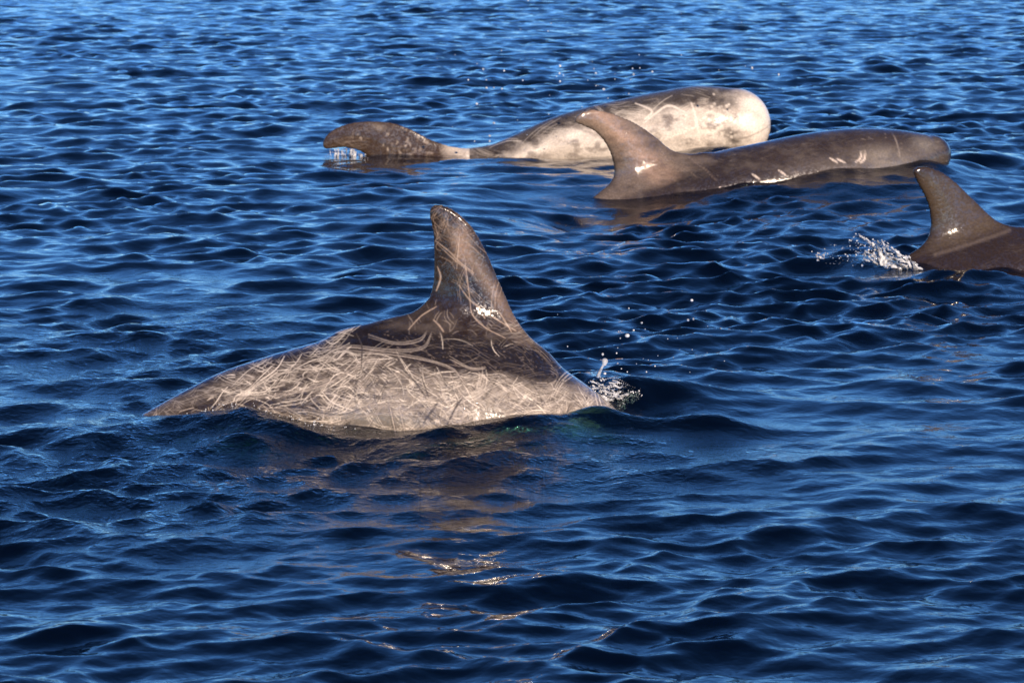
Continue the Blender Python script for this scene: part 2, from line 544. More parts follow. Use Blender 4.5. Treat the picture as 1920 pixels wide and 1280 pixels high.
class Canvas:
    """side-view pigment map in photo-pixel units, RGB linear"""
    def __init__(self, x0, y0, x1, y1, base):
        self.x0, self.y0 = x0, y0
        self.w, self.hh = int(x1 - x0), int(y1 - y0)
        self.yy, self.xx = np.mgrid[0:self.hh, 0:self.w].astype(np.float32)
        self.X = self.xx + x0; self.Y = self.yy + y0
        self.a = np.empty((self.hh, self.w, 3), np.float32); self.a[:] = base
        self.dens = np.full((self.hh, self.w), 0.25, np.float32)      # where fine hairline scars show

    def mix(self, col, m):
        m = np.clip(m, 0, 1)[..., None]
        self.a = self.a * (1 - m) + np.asarray(col, np.float32) * m

    def region(self, poly, soft, warp=0, wscale=30, seed=1):
        X, Y = self.X, self.Y
        if warp:
            X = X + warp * (vnoise(self.X / wscale, self.Y / wscale, seed) - 0.5) * 2
            Y = Y + warp * (vnoise(self.X / wscale + 50, self.Y / wscale, seed + 1) - 0.5) * 2
        st = 3 if soft >= 4 else 1
        Xs, Ys = X[::st, ::st], Y[::st, ::st]
        d = poly_sdf(np.stack([Xs.ravel(), Ys.ravel()], 1), smooth_poly(poly, 3)).reshape(Xs.shape)
        if st > 1:
            fx = np.arange(self.w) / st; fy = np.arange(self.hh) / st
            ix = np.minimum(fx.astype(int), d.shape[1] - 2); iy = np.minimum(fy.astype(int), d.shape[0] - 2)
            ax = (fx - ix)[None]; ay = (fy - iy)[:, None]
            d = (d[iy][:, ix] * (1 - ax) + d[iy][:, ix + 1] * ax) * (1 - ay) + (d[iy + 1][:, ix] * (1 - ax) + d[iy + 1][:, ix + 1] * ax) * ay
        return np.clip(0.5 - d / (2 * soft), 0, 1).astype(np.float32)

    def stroke(self, pts, width, col, alpha, soft=0.8, taper=True):
        p = spline(np.asarray(pts, float), max(8, int(np.linalg.norm(np.diff(np.asarray(pts, float), axis=0), axis=1).sum() / 6)))
        m = width + soft + 2
        i0, i1 = int(max(p[:, 0].min() - self.x0 - m, 0)), int(min(p[:, 0].max() - self.x0 + m, self.w))
        j0, j1 = int(max(p[:, 1].min() - self.y0 - m, 0)), int(min(p[:, 1].max() - self.y0 + m, self.hh))
        if i1 <= i0 or j1 <= j0: return
        X = self.X[j0:j1, i0:i1]; Y = self.Y[j0:j1, i0:i1]
        best = np.full(X.shape, 1e9, np.float32); n = len(p)
        for i in range(n - 1):
            a, b = p[i], p[i + 1]; ab = b - a
            t = np.clip(((X - a[0]) * ab[0] + (Y - a[1]) * ab[1]) / max(ab @ ab, 1e-9), 0, 1)
            d = np.hypot(X - a[0] - t * ab[0], Y - a[1] - t * ab[1])
            s = i / (n - 1); wi = width * (0.35 + 0.65 * math.sin(math.pi * min(max(s, .04), .96)) ** 0.6) if taper else width
            best = np.minimum(best, d - wi * 0.5)
        mk = (np.clip(0.5 - best / soft, 0, 1) * alpha)[..., None]
        self.a[j0:j1, i0:i1] = self.a[j0:j1, i0:i1] * (1 - mk) + np.asarray(col, np.float32) * mk

    def scratches(self, n, inside, length, width, col, alpha, seed, ang=(0, 180), double=0.25, bend=0.35, rim=None):
        r = np.random.default_rng(seed)
        cum = np.cumsum(inside.ravel().astype(np.float64)); cum /= cum[-1]
        pos = np.searchsorted(cum, r.random(n))
        for k in pos:
            y, x = divmod(int(k), self.w)
            L = math.exp(r.uniform(math.log(length[0]), math.log(length[1])))
            a = math.radians(r.uniform(*ang)); bd = r.normal(0, bend)
            c, s = math.cos(a), math.sin(a)
            pts = []
            for t in (-0.5, -0.17, 0.17, 0.5):
                q = bd * L * (0.25 - t * t) + r.normal(0, 0.02) * L
                pts.append((x + self.x0 + c * t * L - s * q, y + self.y0 + s * t * L + c * q))
            wv = r.uniform(*width); al = alpha * r.uniform(0.45, 1)
            cc = np.asarray(col) * r.uniform(0.5, 1.1)
            if rim and L > 24:
                self.stroke(pts, wv + 2.6, rim, al * 0.6, 1.4)
            self.stroke(pts, wv, cc, al)
            if r.random() < double:
                off = wv + r.uniform(2, 5)
                self.stroke([(u - s * off, v + c * off) for u, v in pts], wv * r.uniform(0.6, 1), cc, al * 0.9)

    def rakes(self, n, inside, length, width, col, alpha, seed, lines=(1, 4), fam=((-25, 18), (40, 15)), gap=(2.6, 5.0)):
        """tooth rakes: sets of parallel thin scars"""
        r = np.random.default_rng(seed)
        cum = np.cumsum(inside.ravel().astype(np.float64)); cum /= cum[-1]
        pos = np.searchsorted(cum, r.random(n))
        for k in pos:
            y, x = divmod(int(k), self.w)
            L = math.exp(r.uniform(math.log(length[0]), math.log(length[1])))
            f = fam[r.integers(len(fam))]
            a = math.radians(r.normal(f[0], f[1])); bd = r.normal(0, 0.22)
            c, s_ = math.cos(a), math.sin(a)
            m = int(r.integers(lines[0], lines[1] + 1)); g = r.uniform(*gap); spread = r.normal(0, 0.25)
            w0 = width[0] * (width[1] / width[0]) ** (r.random() ** 1.6)
            cc = np.asarray(col) * r.uniform(0.7, 1.12); al = alpha * r.uniform(0.35, 1) / (1 + 0.08 * m)
            for i in range(m):
                q0 = (i - (m - 1) / 2) * g; t0 = r.normal(0, 0.12); Li = L * r.uniform(0.6, 1.1)
                pts = []
                for t in (-0.5, -0.17, 0.17, 0.5):
                    q = q0 * (1 + spread * t) + bd * Li * (0.25 - t * t) + r.normal(0, 0.012) * Li
                    pts.append((x + self.x0 + c * (t + t0) * Li - s_ * q, y + self.y0 + s_ * (t + t0) * Li + c * q))
                self.stroke(pts, w0 * r.uniform(0.6, 1.1), cc, al * r.uniform(.6, 1), 1.0)

    def sample(self, px, py, a=None):
        x = np.clip(px - self.x0, 0, self.w - 1.01); y = np.clip(py - self.y0, 0, self.hh - 1.01)
        xi, yi = x.astype(int), y.astype(int); fx, fy = (x - xi)[:, None], (y - yi)[:, None]
        a = self.a if a is None else a[..., None]
        return (a[yi, xi] * (1 - fx) + a[yi, xi + 1] * fx) * (1 - fy) + (a[yi + 1, xi] * (1 - fx) + a[yi + 1, xi + 1] * fx) * fy


def skin_material(name, rough=0.42, bump=0.0009, glint=0.004, coat=0.9, hair=0.8, film=26):
    m, ns, ln = new_mat(name)
    out = ns.new("ShaderNodeOutputMaterial")
    bs = ns.new("ShaderNodeBsdfPrincipled")
    at = ns.new("ShaderNodeAttribute"); at.attribute_name = "pigment"
    tc = ns.new("ShaderNodeTexCoord")
    nz = ns.new("ShaderNodeTexNoise"); nz.inputs['Scale'].default_value = 90; nz.inputs['Detail'].default_value = 5
    ln.new(tc.outputs['Object'], nz.inputs['Vector'])
    mr = ns.new("ShaderNodeMapRange"); mr.inputs['From Min'].default_value = 0.3; mr.inputs['From Max'].default_value = 0.7
    mr.inputs['To Min'].default_value = 0.8; mr.inputs['To Max'].default_value = 1.2
    ln.new(nz.outputs[0], mr.inputs[0])
    mx = ns.new("ShaderNodeMix"); mx.data_type = 'RGBA'; mx.blend_type = 'MULTIPLY'; mx.inputs[0].default_value = 1.0
    ln.new(at.outputs['Color'], mx.inputs[6]); ln.new(mr.outputs[0], mx.inputs[7])
    col = mx.outputs[2]
    if hair > 0:
        for k, (rot, sx, sz) in enumerate(((0.35, 3.5, 46), (-0.5, 4.5, 60), (0.95, 4, 52), (0.05, 3, 70))):
            mp = ns.new("ShaderNodeMapping"); mp.inputs['Rotation'].default_value = (0, rot, 0); mp.inputs['Location'].default_value = (3.1 * k, 1.7 * k, 0.7 * k)
            ln.new(tc.outputs['Object'], mp.inputs['Vector'])
            m2 = ns.new("ShaderNodeMapping"); m2.inputs['Scale'].default_value = (sx, 4, sz); ln.new(mp.outputs[0], m2.inputs['Vector'])
            hn = ns.new("ShaderNodeTexNoise"); hn.inputs['Scale'].default_value = 1; hn.inputs['Detail'].default_value = 1.5; hn.inputs['Distortion'].default_value = 0.3
            ln.new(m2.outputs[0], hn.inputs['Vector'])
            su = ns.new("ShaderNodeMath"); su.operation = 'SUBTRACT'; su.inputs[1].default_value = 0.5; ln.new(hn.outputs[0], su.inputs[0])
            ab = ns.new("ShaderNodeMath"); ab.operation = 'ABSOLUTE'; ln.new(su.outputs[0], ab.inputs[0])
            rg = ns.new("ShaderNodeMapRange"); rg.inputs[1].default_value = 0.004; rg.inputs[2].default_value = 0.03; rg.inputs[3].default_value = 1; rg.inputs[4].default_value = 0
            ln.new(ab.outputs[0], rg.inputs[0])
            mk = ns.new("ShaderNodeTexNoise"); mk.inputs['Scale'].default_value = 9 + k; mk.inputs['Detail'].default_value = 1; ln.new(mp.outputs[0], mk.inputs['Vector'])
            mg = ns.new("ShaderNodeMapRange"); mg.inputs[1].default_value = 0.47; mg.inputs[2].default_value = 0.56; mg.inputs[4].default_value = hair; ln.new(mk.outputs[0], mg.inputs[0])
            f1 = ns.new("ShaderNodeMath"); f1.operation = 'MULTIPLY'; ln.new(rg.outputs[0], f1.inputs[0]); ln.new(mg.outputs[0], f1.inputs[1])
            f2 = ns.new("ShaderNodeMath"); f2.operation = 'MULTIPLY'; ln.new(f1.outputs[0], f2.inputs[0]); ln.new(at.outputs['Alpha'], f2.inputs[1])
            hm = ns.new("ShaderNodeMix"); hm.data_type = 'RGBA'; ln.new(f2.outputs[0], hm.inputs[0]); ln.new(col, hm.inputs[6])
            hm.inputs[7].default_value = (0.62, 0.54, 0.46, 1) if k != 2 else (0.05, 0.04, 0.034, 1)
            col = hm.outputs[2]
    ln.new(col, bs.inputs['Base Color'])
    bs.inputs['Roughness'].default_value = rough
    bs.inputs['Specular IOR Level'].default_value = 0.32
    wf = ns.new("ShaderNodeTexNoise"); wf.inputs['Scale'].default_value = film; wf.inputs['Detail'].default_value = 4; wf.inputs['Distortion'].default_value = 1.2
    ln.new(tc.outputs['Object'], wf.inputs['Vector'])
    wr = ns.new("ShaderNodeMapRange"); wr.inputs[1].default_value = 0.49; wr.inputs[2].default_value = 0.56; wr.inputs[3].default_value = coat * 0.7; wr.inputs[4].default_value = coat
    ln.new(wf.outputs[0], wr.inputs[0]); ln.new(wr.outputs[0], bs.inputs['Coat Weight'])
    ws = ns.new("ShaderNodeMapRange"); ws.inputs[1].default_value = 0.49; ws.inputs[2].default_value = 0.6; ws.inputs[3].default_value = 0.03; ws.inputs[4].default_value = 0.5
    ln.new(wf.outputs[0], ws.inputs[0]); ln.new(ws.outputs[0], bs.inputs['Specular IOR Level'])
    bs.inputs['Coat Roughness'].default_value = 0.035
    bs.inputs['Coat IOR'].default_value = 1.5
    n2 = ns.new("ShaderNodeTexNoise"); n2.inputs['Scale'].default_value = 30; n2.inputs['Detail'].default_value = 3; n2.inputs['Distortion'].default_value = 0.6
    ln.new(tc.outputs['Object'], n2.inputs['Vector'])
    b1 = ns.new("ShaderNodeBump"); b1.inputs['Distance'].default_value = bump
    ln.new(nz.outputs[0], b1.inputs['Height']); ln.new(b1.outputs[0], bs.inputs['Normal'])
    b2 = ns.new("ShaderNodeBump"); b2.inputs['Distance'].default_value = glint
    ln.new(n2.outputs[0], b2.inputs['Height']); ln.new(b2.outputs[0], bs.inputs['Coat Normal'])
    ln.new(bs.outputs[0], out.inputs[0])
    return m


def finish_dolphin(B, cv, mat, label, sub, shear=0.15):
    co, q = B.mesh()
    if sub:
        co, q = subdivided(co, q)
    me = mesh_np("dolphin", co, q)
    n = len(me.vertices)
    v = np.empty(n * 3, np.float32); me.vertices.foreach_get("co", v); v = v.reshape(-1, 3).astype(float)
    # markings wrap each flank in an oblique side projection fixed to the body
    px, py = B.fr.pix(v[:, 0], v[:, 2] + shear * np.minimum(v[:, 1], 0) + shear * -np.maximum(v[:, 1], 0))
    c = cv.sample(px, py)
    a = me.attributes.new("pigment", 'FLOAT_COLOR', 'POINT')
    a.data.foreach_set("color", np.concatenate([c, cv.sample(px, py, cv.dens)], 1).astype(np.float32).ravel())
    me.polygons.foreach_set("use_smooth", np.ones(len(me.polygons), dtype=bool))
    me.materials.clear(); me.materials.append(mat)
    o = bpy.data.objects.new("dolphin", me); COL.objects.link(o)
    o.location = B.fr.P; o.rotation_euler = (0, 0, B.fr.yaw)
    o["label"] = label; o["category"] = "dolphin"; o["group"] = "dolphins at the surface"
    return o


def spine_from_top(fr, rows):
    """rows: photo px of the back line + half height + half width [+ lateral]; returns spine rows"""
    top = fr.loc([(r[0], r[1]) for r in rows])
    out = []
    for i, r in enumerate(rows):
        a, b = top[max(i - 1, 0)], top[min(i + 1, len(rows) - 1)]
        t = (b - a) / np.linalg.norm(b - a)
        nrm = np.array([t[1], -t[0]])            # below the back line when heading right
        c = top[i] + nrm * r[2]
        out.append((c[0], c[1], r[2], r[3], r[4] if len(r) > 4 else 0.0))
    return out


def paddle(x, y, length, chord, sweep, side):
    """flipper outline in plan (x forward = +)"""
    p = [(0.0, 0.0), (0.10, 0.35), (0.0, 0.8), (-0.12, 1.0), (-0.30, 0.97), (-0.42, 0.6), (-0.6, 0.1), (-0.5, -0.3), (-0.1, -0.3)]
    return [(x + chord * a - sweep * max(b, 0), y + side * length * b) for a, b in p]


def flukes(x, y, span, chord):
    half = [(0.55, 0.05), (0.25, 0.22), (-0.25, 0.7), (-0.62, 1.0), (-0.75, 0.98), (-0.62, 0.6), (-0.55, 0.25), (-0.48, 0.03)]
    pts = [(x + chord * a, y + span * b) for a, b in half] + [(x + chord * a, y - span * b) for a, b in half[::-1]]
    return pts


PALE = (0.62, 0.52, 0.42); MID = (0.27, 0.225, 0.185); DARK = (0.012, 0.0085, 0.0075); BROWN = (0.020, 0.0122, 0.0075)


# ---- the big scarred dolphin, diving to the right
def scarred_dolphin():
    fr = F_MAIN
    rows = [(-60, 990, .06, .055), (60, 905, .085, .07), (170, 832, .12, .085), (280, 768, .155, .11), (350, 728, .185, .14), (430, 690, .215, .175), (560, 648, .27, .23),
            (700, 617, .325, .28), (800, 610, .35, .305), (900, 628, .355, .32), (1000, 662, .35, .32), (1080, 706, .335, .31), (1160, 768, .315, .30),
            (1260, 862, .29, .28), (1340, 955, .25, .25), (1385, 1020, .21, .21)]
    B = Body(fr, spine_from_top(fr, rows), 0.0070)
    fin = [(1020, 680), (990, 638), (963, 588), (938, 532), (912, 472), (887, 428), (862, 402), (840, 388), (820, 383), (807, 390), (806, 408),
           (811, 430), (814, 470), (813, 515), (808, 548), (798, 568), (775, 592), (738, 605), (695, 620), (640, 645), (720, 720), (860, 740), (980, 730)]
    B.add_fin(fr.loc(fin), 0.046, 0.010, k=0.11, axis=(fr.loc([(900, 660)])[0][1], fr.loc([(820, 383)])[0][1]), edge=0.11)
    t = B.sp[0]
    cv = Canvas(230, 365, 1200, 880, (0.10, 0.08, 0.066))
    X, Y = cv.X, cv.Y
    cv.mix((0.038, 0.029, 0.023), np.clip((vnoise(X / 60, Y / 30, 3) - .35) * 3, 0, 1) * 0.85)
    lowr = np.clip((Y - 690 - 0.0 * X) / 50, 0, 1) * np.clip((X - 560) / 120, 0, 1)
    cv.mix((0.29, 0.245, 0.20), lowr * (0.55 + 0.5 * vnoise(X / 50, Y / 25, 5)))
    cv.mix((0.24, 0.20, 0.165), np.clip((X - 1010) / 60, 0, 1) * 0.8)
    # dark cape under the fin, dark lower patch by the tail stock, dark upper edge of the back
    cape = cv.region([(690, 600), (800, 590), (900, 615), (1000, 640), (1090, 705), (1075, 725), (1030, 722), (930, 702), (850, 700), (770, 685), (700, 655), (640, 640)], 12, 12, 40, 4)
    back = cv.region([(330, 730), (430, 680), (560, 635), (720, 600), (800, 590), (780, 650), (640, 668), (560, 676), (430, 708), (340, 745)], 10, 8, 40, 6)
    low = cv.region([(350, 762), (440, 745), (520, 745), (600, 752), (640, 765), (560, 775), (480, 772), (470, 805), (330, 805)], 7, 8, 30, 8)
    low2 = cv.region([(650, 775), (720, 765), (750, 790), (740, 820), (660, 820)], 10, 8, 30, 9)
    cv.mix((0.024, 0.017, 0.014), back * 0.88)
    flank = np.clip(1 - cape * 0.96 - low * 0.9 - back * .45 - low2 * .8, 0, 1) * (Y > 600) * (Y < 860) * (X > 260)
    left = np.clip((800 - X) / 150, 0.25, 1)
    cv.mix(DARK, cape * 0.96); cv.mix((0.026, 0.018, 0.013), low * 0.94); cv.mix((0.15, 0.13, 0.105), low2 * 0.8)
    cv.mix((0.14, 0.115, 0.095), flank * np.clip((vnoise(X / 38 + Y / 50, Y / 20, 73) - .52) * 6, 0, 1) * np.clip((X - 560) / 100, 0, 1) * 0.65)
    RIM = (0.024, 0.018, 0.015); WHITE = (0.76, 0.66, 0.55)
    tail = np.clip((430 - X) / 40, 0, 1); mid = flank * (1 - tail)
    cv.dens[:] = np.clip(flank * 1.0 + 0.05 - 0.3 * low2, 0, 1)
    cv.mix((0.33, 0.275, 0.225), mid * left * np.clip((vnoise(X / 16 + Y / 40, Y / 9, 71) - .5) * 6, 0, 1) * 0.42)
    cv.mix((0.03, 0.022, 0.018), mid * left * np.clip((vnoise(X / 30 + Y / 60, Y / 12, 72) - .5) * 7, 0, 1) * 0.8)
    cv.rakes(120, mid * left, (25, 110), (1.6, 4.5), RIM, 0.8, 11, (1, 2), ((-20, 20), (55, 25)))
    cv.rakes(70, mid * left, (25, 90), (3.0, 6.0), (0.40, 0.335, 0.275), 0.45, 24, (1, 1), ((-24, 18), (10, 15)))
    cv.scratches(520, mid * left, (12, 75), (0.8, 2.2), WHITE, 1.0, 12, ang=(-55, 35), bend=0.5, rim=RIM)
    cv.rakes(190, mid * left, (20, 100), (0.9, 2.2), WHITE, 1.0, 17, (1, 4), ((-24, 14), (8, 12), (-50, 15)))
    cv.scratches(270, mid * np.clip((X - 560) / 200, 0.1, 1), (12, 75), (0.8, 2.2), WHITE, 0.95, 13, ang=(-20, 75), bend=0.4, rim=(0.06, 0.048, 0.04))
    cv.rakes(210, mid * np.clip((X - 560) / 200, 0.1, 1), (15, 85), (0.9, 2.2), WHITE, 1.0, 19, (1, 4), ((38, 16), (-15, 12), (100, 25)))
    cv.rakes(230, mid * np.clip((X - 600) / 100, 0, 1), (20, 110), (1.4, 3.4), (0.045, 0.036, 0.03), 0.9, 15, (1, 2), ((38, 14), (20, 15), (110, 20)))
    cv.rakes(150, flank * tail, (10, 45), (1.0, 2.2), (0.5, 0.42, 0.35), 0.85, 14, (1, 3), ((-35, 15), (-65, 15)))
    cv.scratches(80, np.clip(cape, 0, 1) * (Y > 640), (15, 60), (0.8, 1.6), (0.20, 0.16, 0.13), 0.6, 16, ang=(-20, 50))
    cv.scratches(36, low, (10, 50), (1.2, 2.6), PALE, 0.8, 18, ang=(-30, 60))
    r = np.random.default_rng(5)
    for _ in range(280):                                   # pale flecks in the cape
        x, y = r.uniform(720, 1060), r.uniform(622, 705)
        cv.stroke([(x, y), (x + r.uniform(1, 5), y + r.uniform(-1, 3))], r.uniform(0.8, 2.4), (0.20, 0.155, 0.125), r.uniform(.1, .6))
    # long rake marks
    for pts, w in (([(490, 764), (570, 768), (640, 776), (690, 762), (760, 752)], 3.4), ([(600, 800), (680, 778), (750, 768), (830, 764)], 3.4),
                   ([(420, 744), (520, 740), (600, 724), (660, 692), (700, 662)], 3), ([(690, 630), (740, 644), (786, 638), (800, 618)], 3), ([(600, 655), (660, 648), (730, 657), (790, 652), (808, 624)], 2.4),
                   ([(640, 655), (760, 668), (840, 690), (868, 720)], 2.4), ([(840, 672), (880, 690), (905, 690)], 2.4), ([(1030, 690), (1042, 702), (1030, 716), (1000, 718)], 2.6),
                   ([(690, 800), (720, 755), (745, 800)], 2.4), ([(728, 760), (740, 812)], 4), ([(744, 757), (757, 812)], 3), ([(840, 700), (865, 760), (852, 800)], 2.4)):
        cv.stroke(pts, w + 3, RIM, 0.5, 2)
        for j in range(3 if w < 5 else 5):
            cv.stroke([(a + r.normal(0, 1), b + (j - 1) * 2.6 + r.normal(0, 1.2)) for a, b in pts], 1.2, (0.50, 0.42, 0.35), 0.5, 1.3)
    for pts, w in (([(668, 625), (678, 650), (676, 690)], 3), ([(740, 680), (775, 715), (795, 745)], 4), ([(760, 670), (780, 690), (800, 745)], 3), ([(830, 800), (850, 760), (862, 745)], 4), ([(790, 790), (815, 755)], 5), ([(1037, 690), (1042, 706), (1022, 717)], 4)):
        cv.stroke(pts, w, (0.05, 0.04, 0.034), 0.85)
    # the fin: brown, paler front edge, greyer foot, long scars
    finr = cv.region(fin, 5)
    finr = finr * np.clip((628 + 0.12 * (X - 780) - Y) / 14, 0, 1)
    cv.mix(BROWN, finr)
    edge = np.clip(1 - np.abs((X - (818 + (Y - 385) * 0.66)) / 26), 0, 1) * finr * np.clip((Y - 410) / 40, 0, 1)
    cv.mix((0.20, 0.14, 0.10), edge * 0.75)
    cv.mix((0.07, 0.055, 0.045), finr * np.clip((Y - 560) / 50, 0, 1) * np.clip((vnoise(X / 40, Y / 25, 31) - .3) * 3, 0, 1) * 0.85)
    cv.mix((0.22, 0.145, 0.10), finr * np.exp(-((X - 866) / 16) ** 2 - ((Y - 462) / 34) ** 2) * 0.9)  # pinkish wet sheen painted into the fin colour
    top = finr * np.exp(-((Y - 420) / 38.) ** 2)
    cv.scratches(60, top, (12, 50), (0.8, 1.4), (0.38, 0.28, 0.215), 0.6, 21, ang=(20, 160))
    cv.scratches(16, finr * (Y > 440) * (Y < 560), (20, 90), (0.9, 2.0), (0.40, 0.30, 0.23), 0.6, 22, ang=(30, 110))
    cv.scratches(24, finr * (Y > 560), (8, 30), (1.0, 2.4), (0.30, 0.245, 0.2), 0.55, 23, ang=(10, 160))
    for pts, w in (([(817, 452), (840, 470), (862, 492), (888, 512)], 2.6), ([(819, 457), (850, 486), (886, 514)], 1.8), ([(860, 535), (880, 562), (912, 587), (967, 621)], 3.2),
                   ([(880, 562), (885, 590), (908, 614), (946, 634)], 2.6), ([(874, 505), (877, 535), (881, 565)], 2.2), ([(856, 505), (859, 470), (862, 440)], 2), ([(935, 585), (948, 605), (958, 622)], 3),
                   ([(765, 618), (790, 592), (818, 575)], 3), ([(812, 600), (822, 610), (830, 622)], 4), ([(820, 500), (826, 520), (818, 545)], 4), ([(905, 590), (908, 597)], 3)):
        cv.stroke(pts, w * 0.75, (0.42, 0.315, 0.24), 0.7, 1.2)
    cv.mix(DARK, finr * np.clip((408 - Y) / 20, 0, 1) * 0.6)
    mat = skin_material("scarred_skin", 0.2, 0.0006, 0.0018, 1.0, 0.22, 70)
    return finish_dolphin(B, cv, mat, "large scarred dolphin arching in the foreground, pale flank covered with scratches", True)


# ---- pale dolphin rolled on its side, one fluke raised
def pale_dolphin():
    fr = F_ROLL
    rows = [(790, 300, .06, .05), (835, 284, .07, .07), (885, 277, .085, .10), (925, 269, .12, .13), (970, 249, .16, .17), (1030, 222, .20, .21), (1095, 202, .235, .24), (1170, 185, .255, .27),
            (1240, 171, .27, .29), (1310, 161, .275, .29), (1382, 166, .25, .265)]
    B = Body(fr, spine_from_top(fr, rows), 0.0132)
    lobe = [(604, 268), (612, 252), (630, 239), (660, 229), (695, 226), (735, 229), (772, 242), (808, 261), (845, 274), (880, 290), (860, 312), (820, 318), (770, 316), (720, 316), (700, 306), (688, 294),
            (672, 283), (645, 278), (620, 280), (608, 280)]
    B.add_fin(fr.loc(lobe), 0.035, 0.012, k=0.04, edge=0.14)
    # second lobe lies just under the surface towards the boat
    P = fr.loc([(830, 300)])[0]
    B.add_fin([(P[0] + .15, .0), (P[0] + .12, -.18), (P[0] - .1, -.5), (P[0] - .35, -.72), (P[0] - .45, -.7), (P[0] - .36, -.4), (P[0] - .3, -.1), (P[0] - .2, .05)], 0.03, 0.012, plane='xy', at=-0.06, k=0.05, edge=0.12)
    # back fin points away from the camera, flipper underwater
    Q = fr.loc([(1130, 260)])[0]
    B.add_fin([(Q[0] + .25, .15), (Q[0] + .1, .42), (Q[0] - .12, .62), (Q[0] - .22, .64), (Q[0] - .17, .45), (Q[0] - .2, .15)], 0.04, 0.012, plane='xy', at=0.12, k=0.05, y0=.2)
    B.add_fin(paddle(fr.loc([(1330, 280)])[0][0], -.15, .5, .2, .3, -1), 0.03, 0.012, plane='xy', at=-0.18, k=0.05, y0=-.2)
    cv = Canvas(560, 100, 1500, 420, (0.52, 0.45, 0.375))
    X, Y = cv.X, cv.Y
    cv.mix((0.70, 0.62, 0.53), np.clip((vnoise(X / 50, Y / 25, 41) - .4) * 4, 0, 1))
    cv.mix((0.20, 0.165, 0.14), np.clip((vnoise(X / 25, Y / 14, 42) - .52) * 6, 0, 1) * 0.75)
    topline = np.interp(X, [r[0] for r in rows], [r[1] for r in rows])
    up = np.clip(1.15 - (Y - topline) / 38, 0, 1) ** 0.8 * (X > 880)
    cv.mix((0.03, 0.023, 0.02), np.clip(up * 1.5 * (0.35 + 1.1 * vnoise(X / 22, Y / 10, 43)) * np.where(X < 1290, 1, np.clip((1390 - X) / 60, 0, 1)), 0, .92))
    for (cx, cy_, sx, sy, a) in ((1355, 195, 28, 16, .8), (1320, 185, 24, 10, .8), (1365, 250, 18, 14, .55), (1240, 225, 30, 20, .45), (1375, 266, 10, 6, .9), (920, 288, 30, 8, .8), (1000, 262, 30, 8, .5), (1270, 190, 22, 9, .6)):
        m = np.exp(-((X - cx) / sx) ** 2 - ((Y - cy_) / sy) ** 2) * (0.3 + 1.4 * vnoise(X / 9, Y / 9, 44))
        cv.mix((0.04, 0.031, 0.027), m * a)
    head = np.clip((X - 1375) / 35, 0, 1)
    cv.mix((0.72, 0.63, 0.53), head * (0.35 + 0.8 * vnoise(X / 14, Y / 12, 47)))
    cv.stroke([(1446, 232), (1425, 246), (1398, 258), (1380, 262)], 2.2, (0.10, 0.08, 0.066), 0.6, 2)      # mouth line
    cv.stroke([(1366, 252), (1369, 253)], 5, (0.012, 0.01, 0.01), 0.95, 1.5)                                 # eye
    cv.stroke([(1360, 248), (1368, 246), (1376, 250)], 1.6, (0.16, 0.13, 0.11), 0.6, 1.5)
    bod = (X > 900) * (Y > topline + 8) * (Y < 320)
    cv.rakes(130, bod * (X < 1330), (18, 70), (1.0, 2.6), (0.68, 0.60, 0.5), 0.8, 45, (1, 4), ((-30, 20), (20, 20)))
    cv.rakes(60, bod * (X < 1330), (15, 60), (1.0, 2.2), (0.08, 0.066, 0.055), 0.6, 46, (1, 2), ((-40, 20), (40, 20)))
    for pts in ([(1205, 232), (1230, 212), (1252, 200), (1280, 212)], [(1293, 195), (1300, 220), (1308, 265)], [(1245, 262), (1280, 248), (1300, 240)], [(1190, 195), (1220, 210), (1206, 226)]):
        cv.stroke(pts, 4, (0.72, 0.63, 0.53), 0.85)
    r = np.random.default_rng(9)
    for _ in range(120):
        x, y = r.normal(1330, 30), r.normal(235, 22)
        cv.stroke([(x, y), (x + 1.5, y + .5)], r.uniform(2, 6), (0.68, 0.6, 0.5), r.uniform(.3, .8), 1.5)
    # fluke: dark brown with pale blots
    fl = np.clip((870 - X) / 45, 0, 1)
    cv.mix((0.045, 0.028, 0.018), fl)
    cv.mix((0.5, 0.42, 0.34), np.clip(1 - np.abs(X - 858) / 35, 0, 1) * 0.8 * (Y < 292))
    cv.mix((0.30, 0.24, 0.19), fl * np.clip((vnoise(X / 9, Y / 7, 48) - .58) * 7, 0, 1) * np.clip((X - 700) / 90, 0, 1) * 0.5)
    for _ in range(34):
        x, y = r.normal(765, 50), r.normal(272, 22); z = r.uniform(1, 3.2)
        cv.stroke([(x, y), (x + r.uniform(-3, 4), y + r.uniform(-2, 4)), (x + r.uniform(-3, 5), y + r.uniform(0, 7))], z, (0.40, 0.33, 0.26), r.uniform(.2, .8), 2)
    cv.mix((0.4, 0.33, 0.26), np.exp(-((X - 712 - (Y - 240)) / 14) ** 2 - ((Y - 238) / 7) ** 2) * .55 * vnoise(X / 5, Y / 5, 49))
    for pts in ([(628, 260), (650, 268), (672, 264), (690, 268)], [(640, 270), (660, 258), (668, 245), (678, 240)], [(645, 262), (670, 274), (688, 270)], [(632, 268), (652, 262), (690, 262)]):
        for j in range(2):
            cv.stroke([(a + r.normal(0, 3), b + 3 * j + r.normal(0, 2)) for a, b in pts], 1.2, (0.30, 0.24, 0.19), 0.3, 1.6)
    mat = skin_material("pale_skin", 0.3, 0.0008, 0.0010, 0.7, 0.2, 40)
    o = finish_dolphin(B, cv, mat, "pale whitish dolphin rolled on its side at the back, fluke raised", True, shear=0.1)
    return o


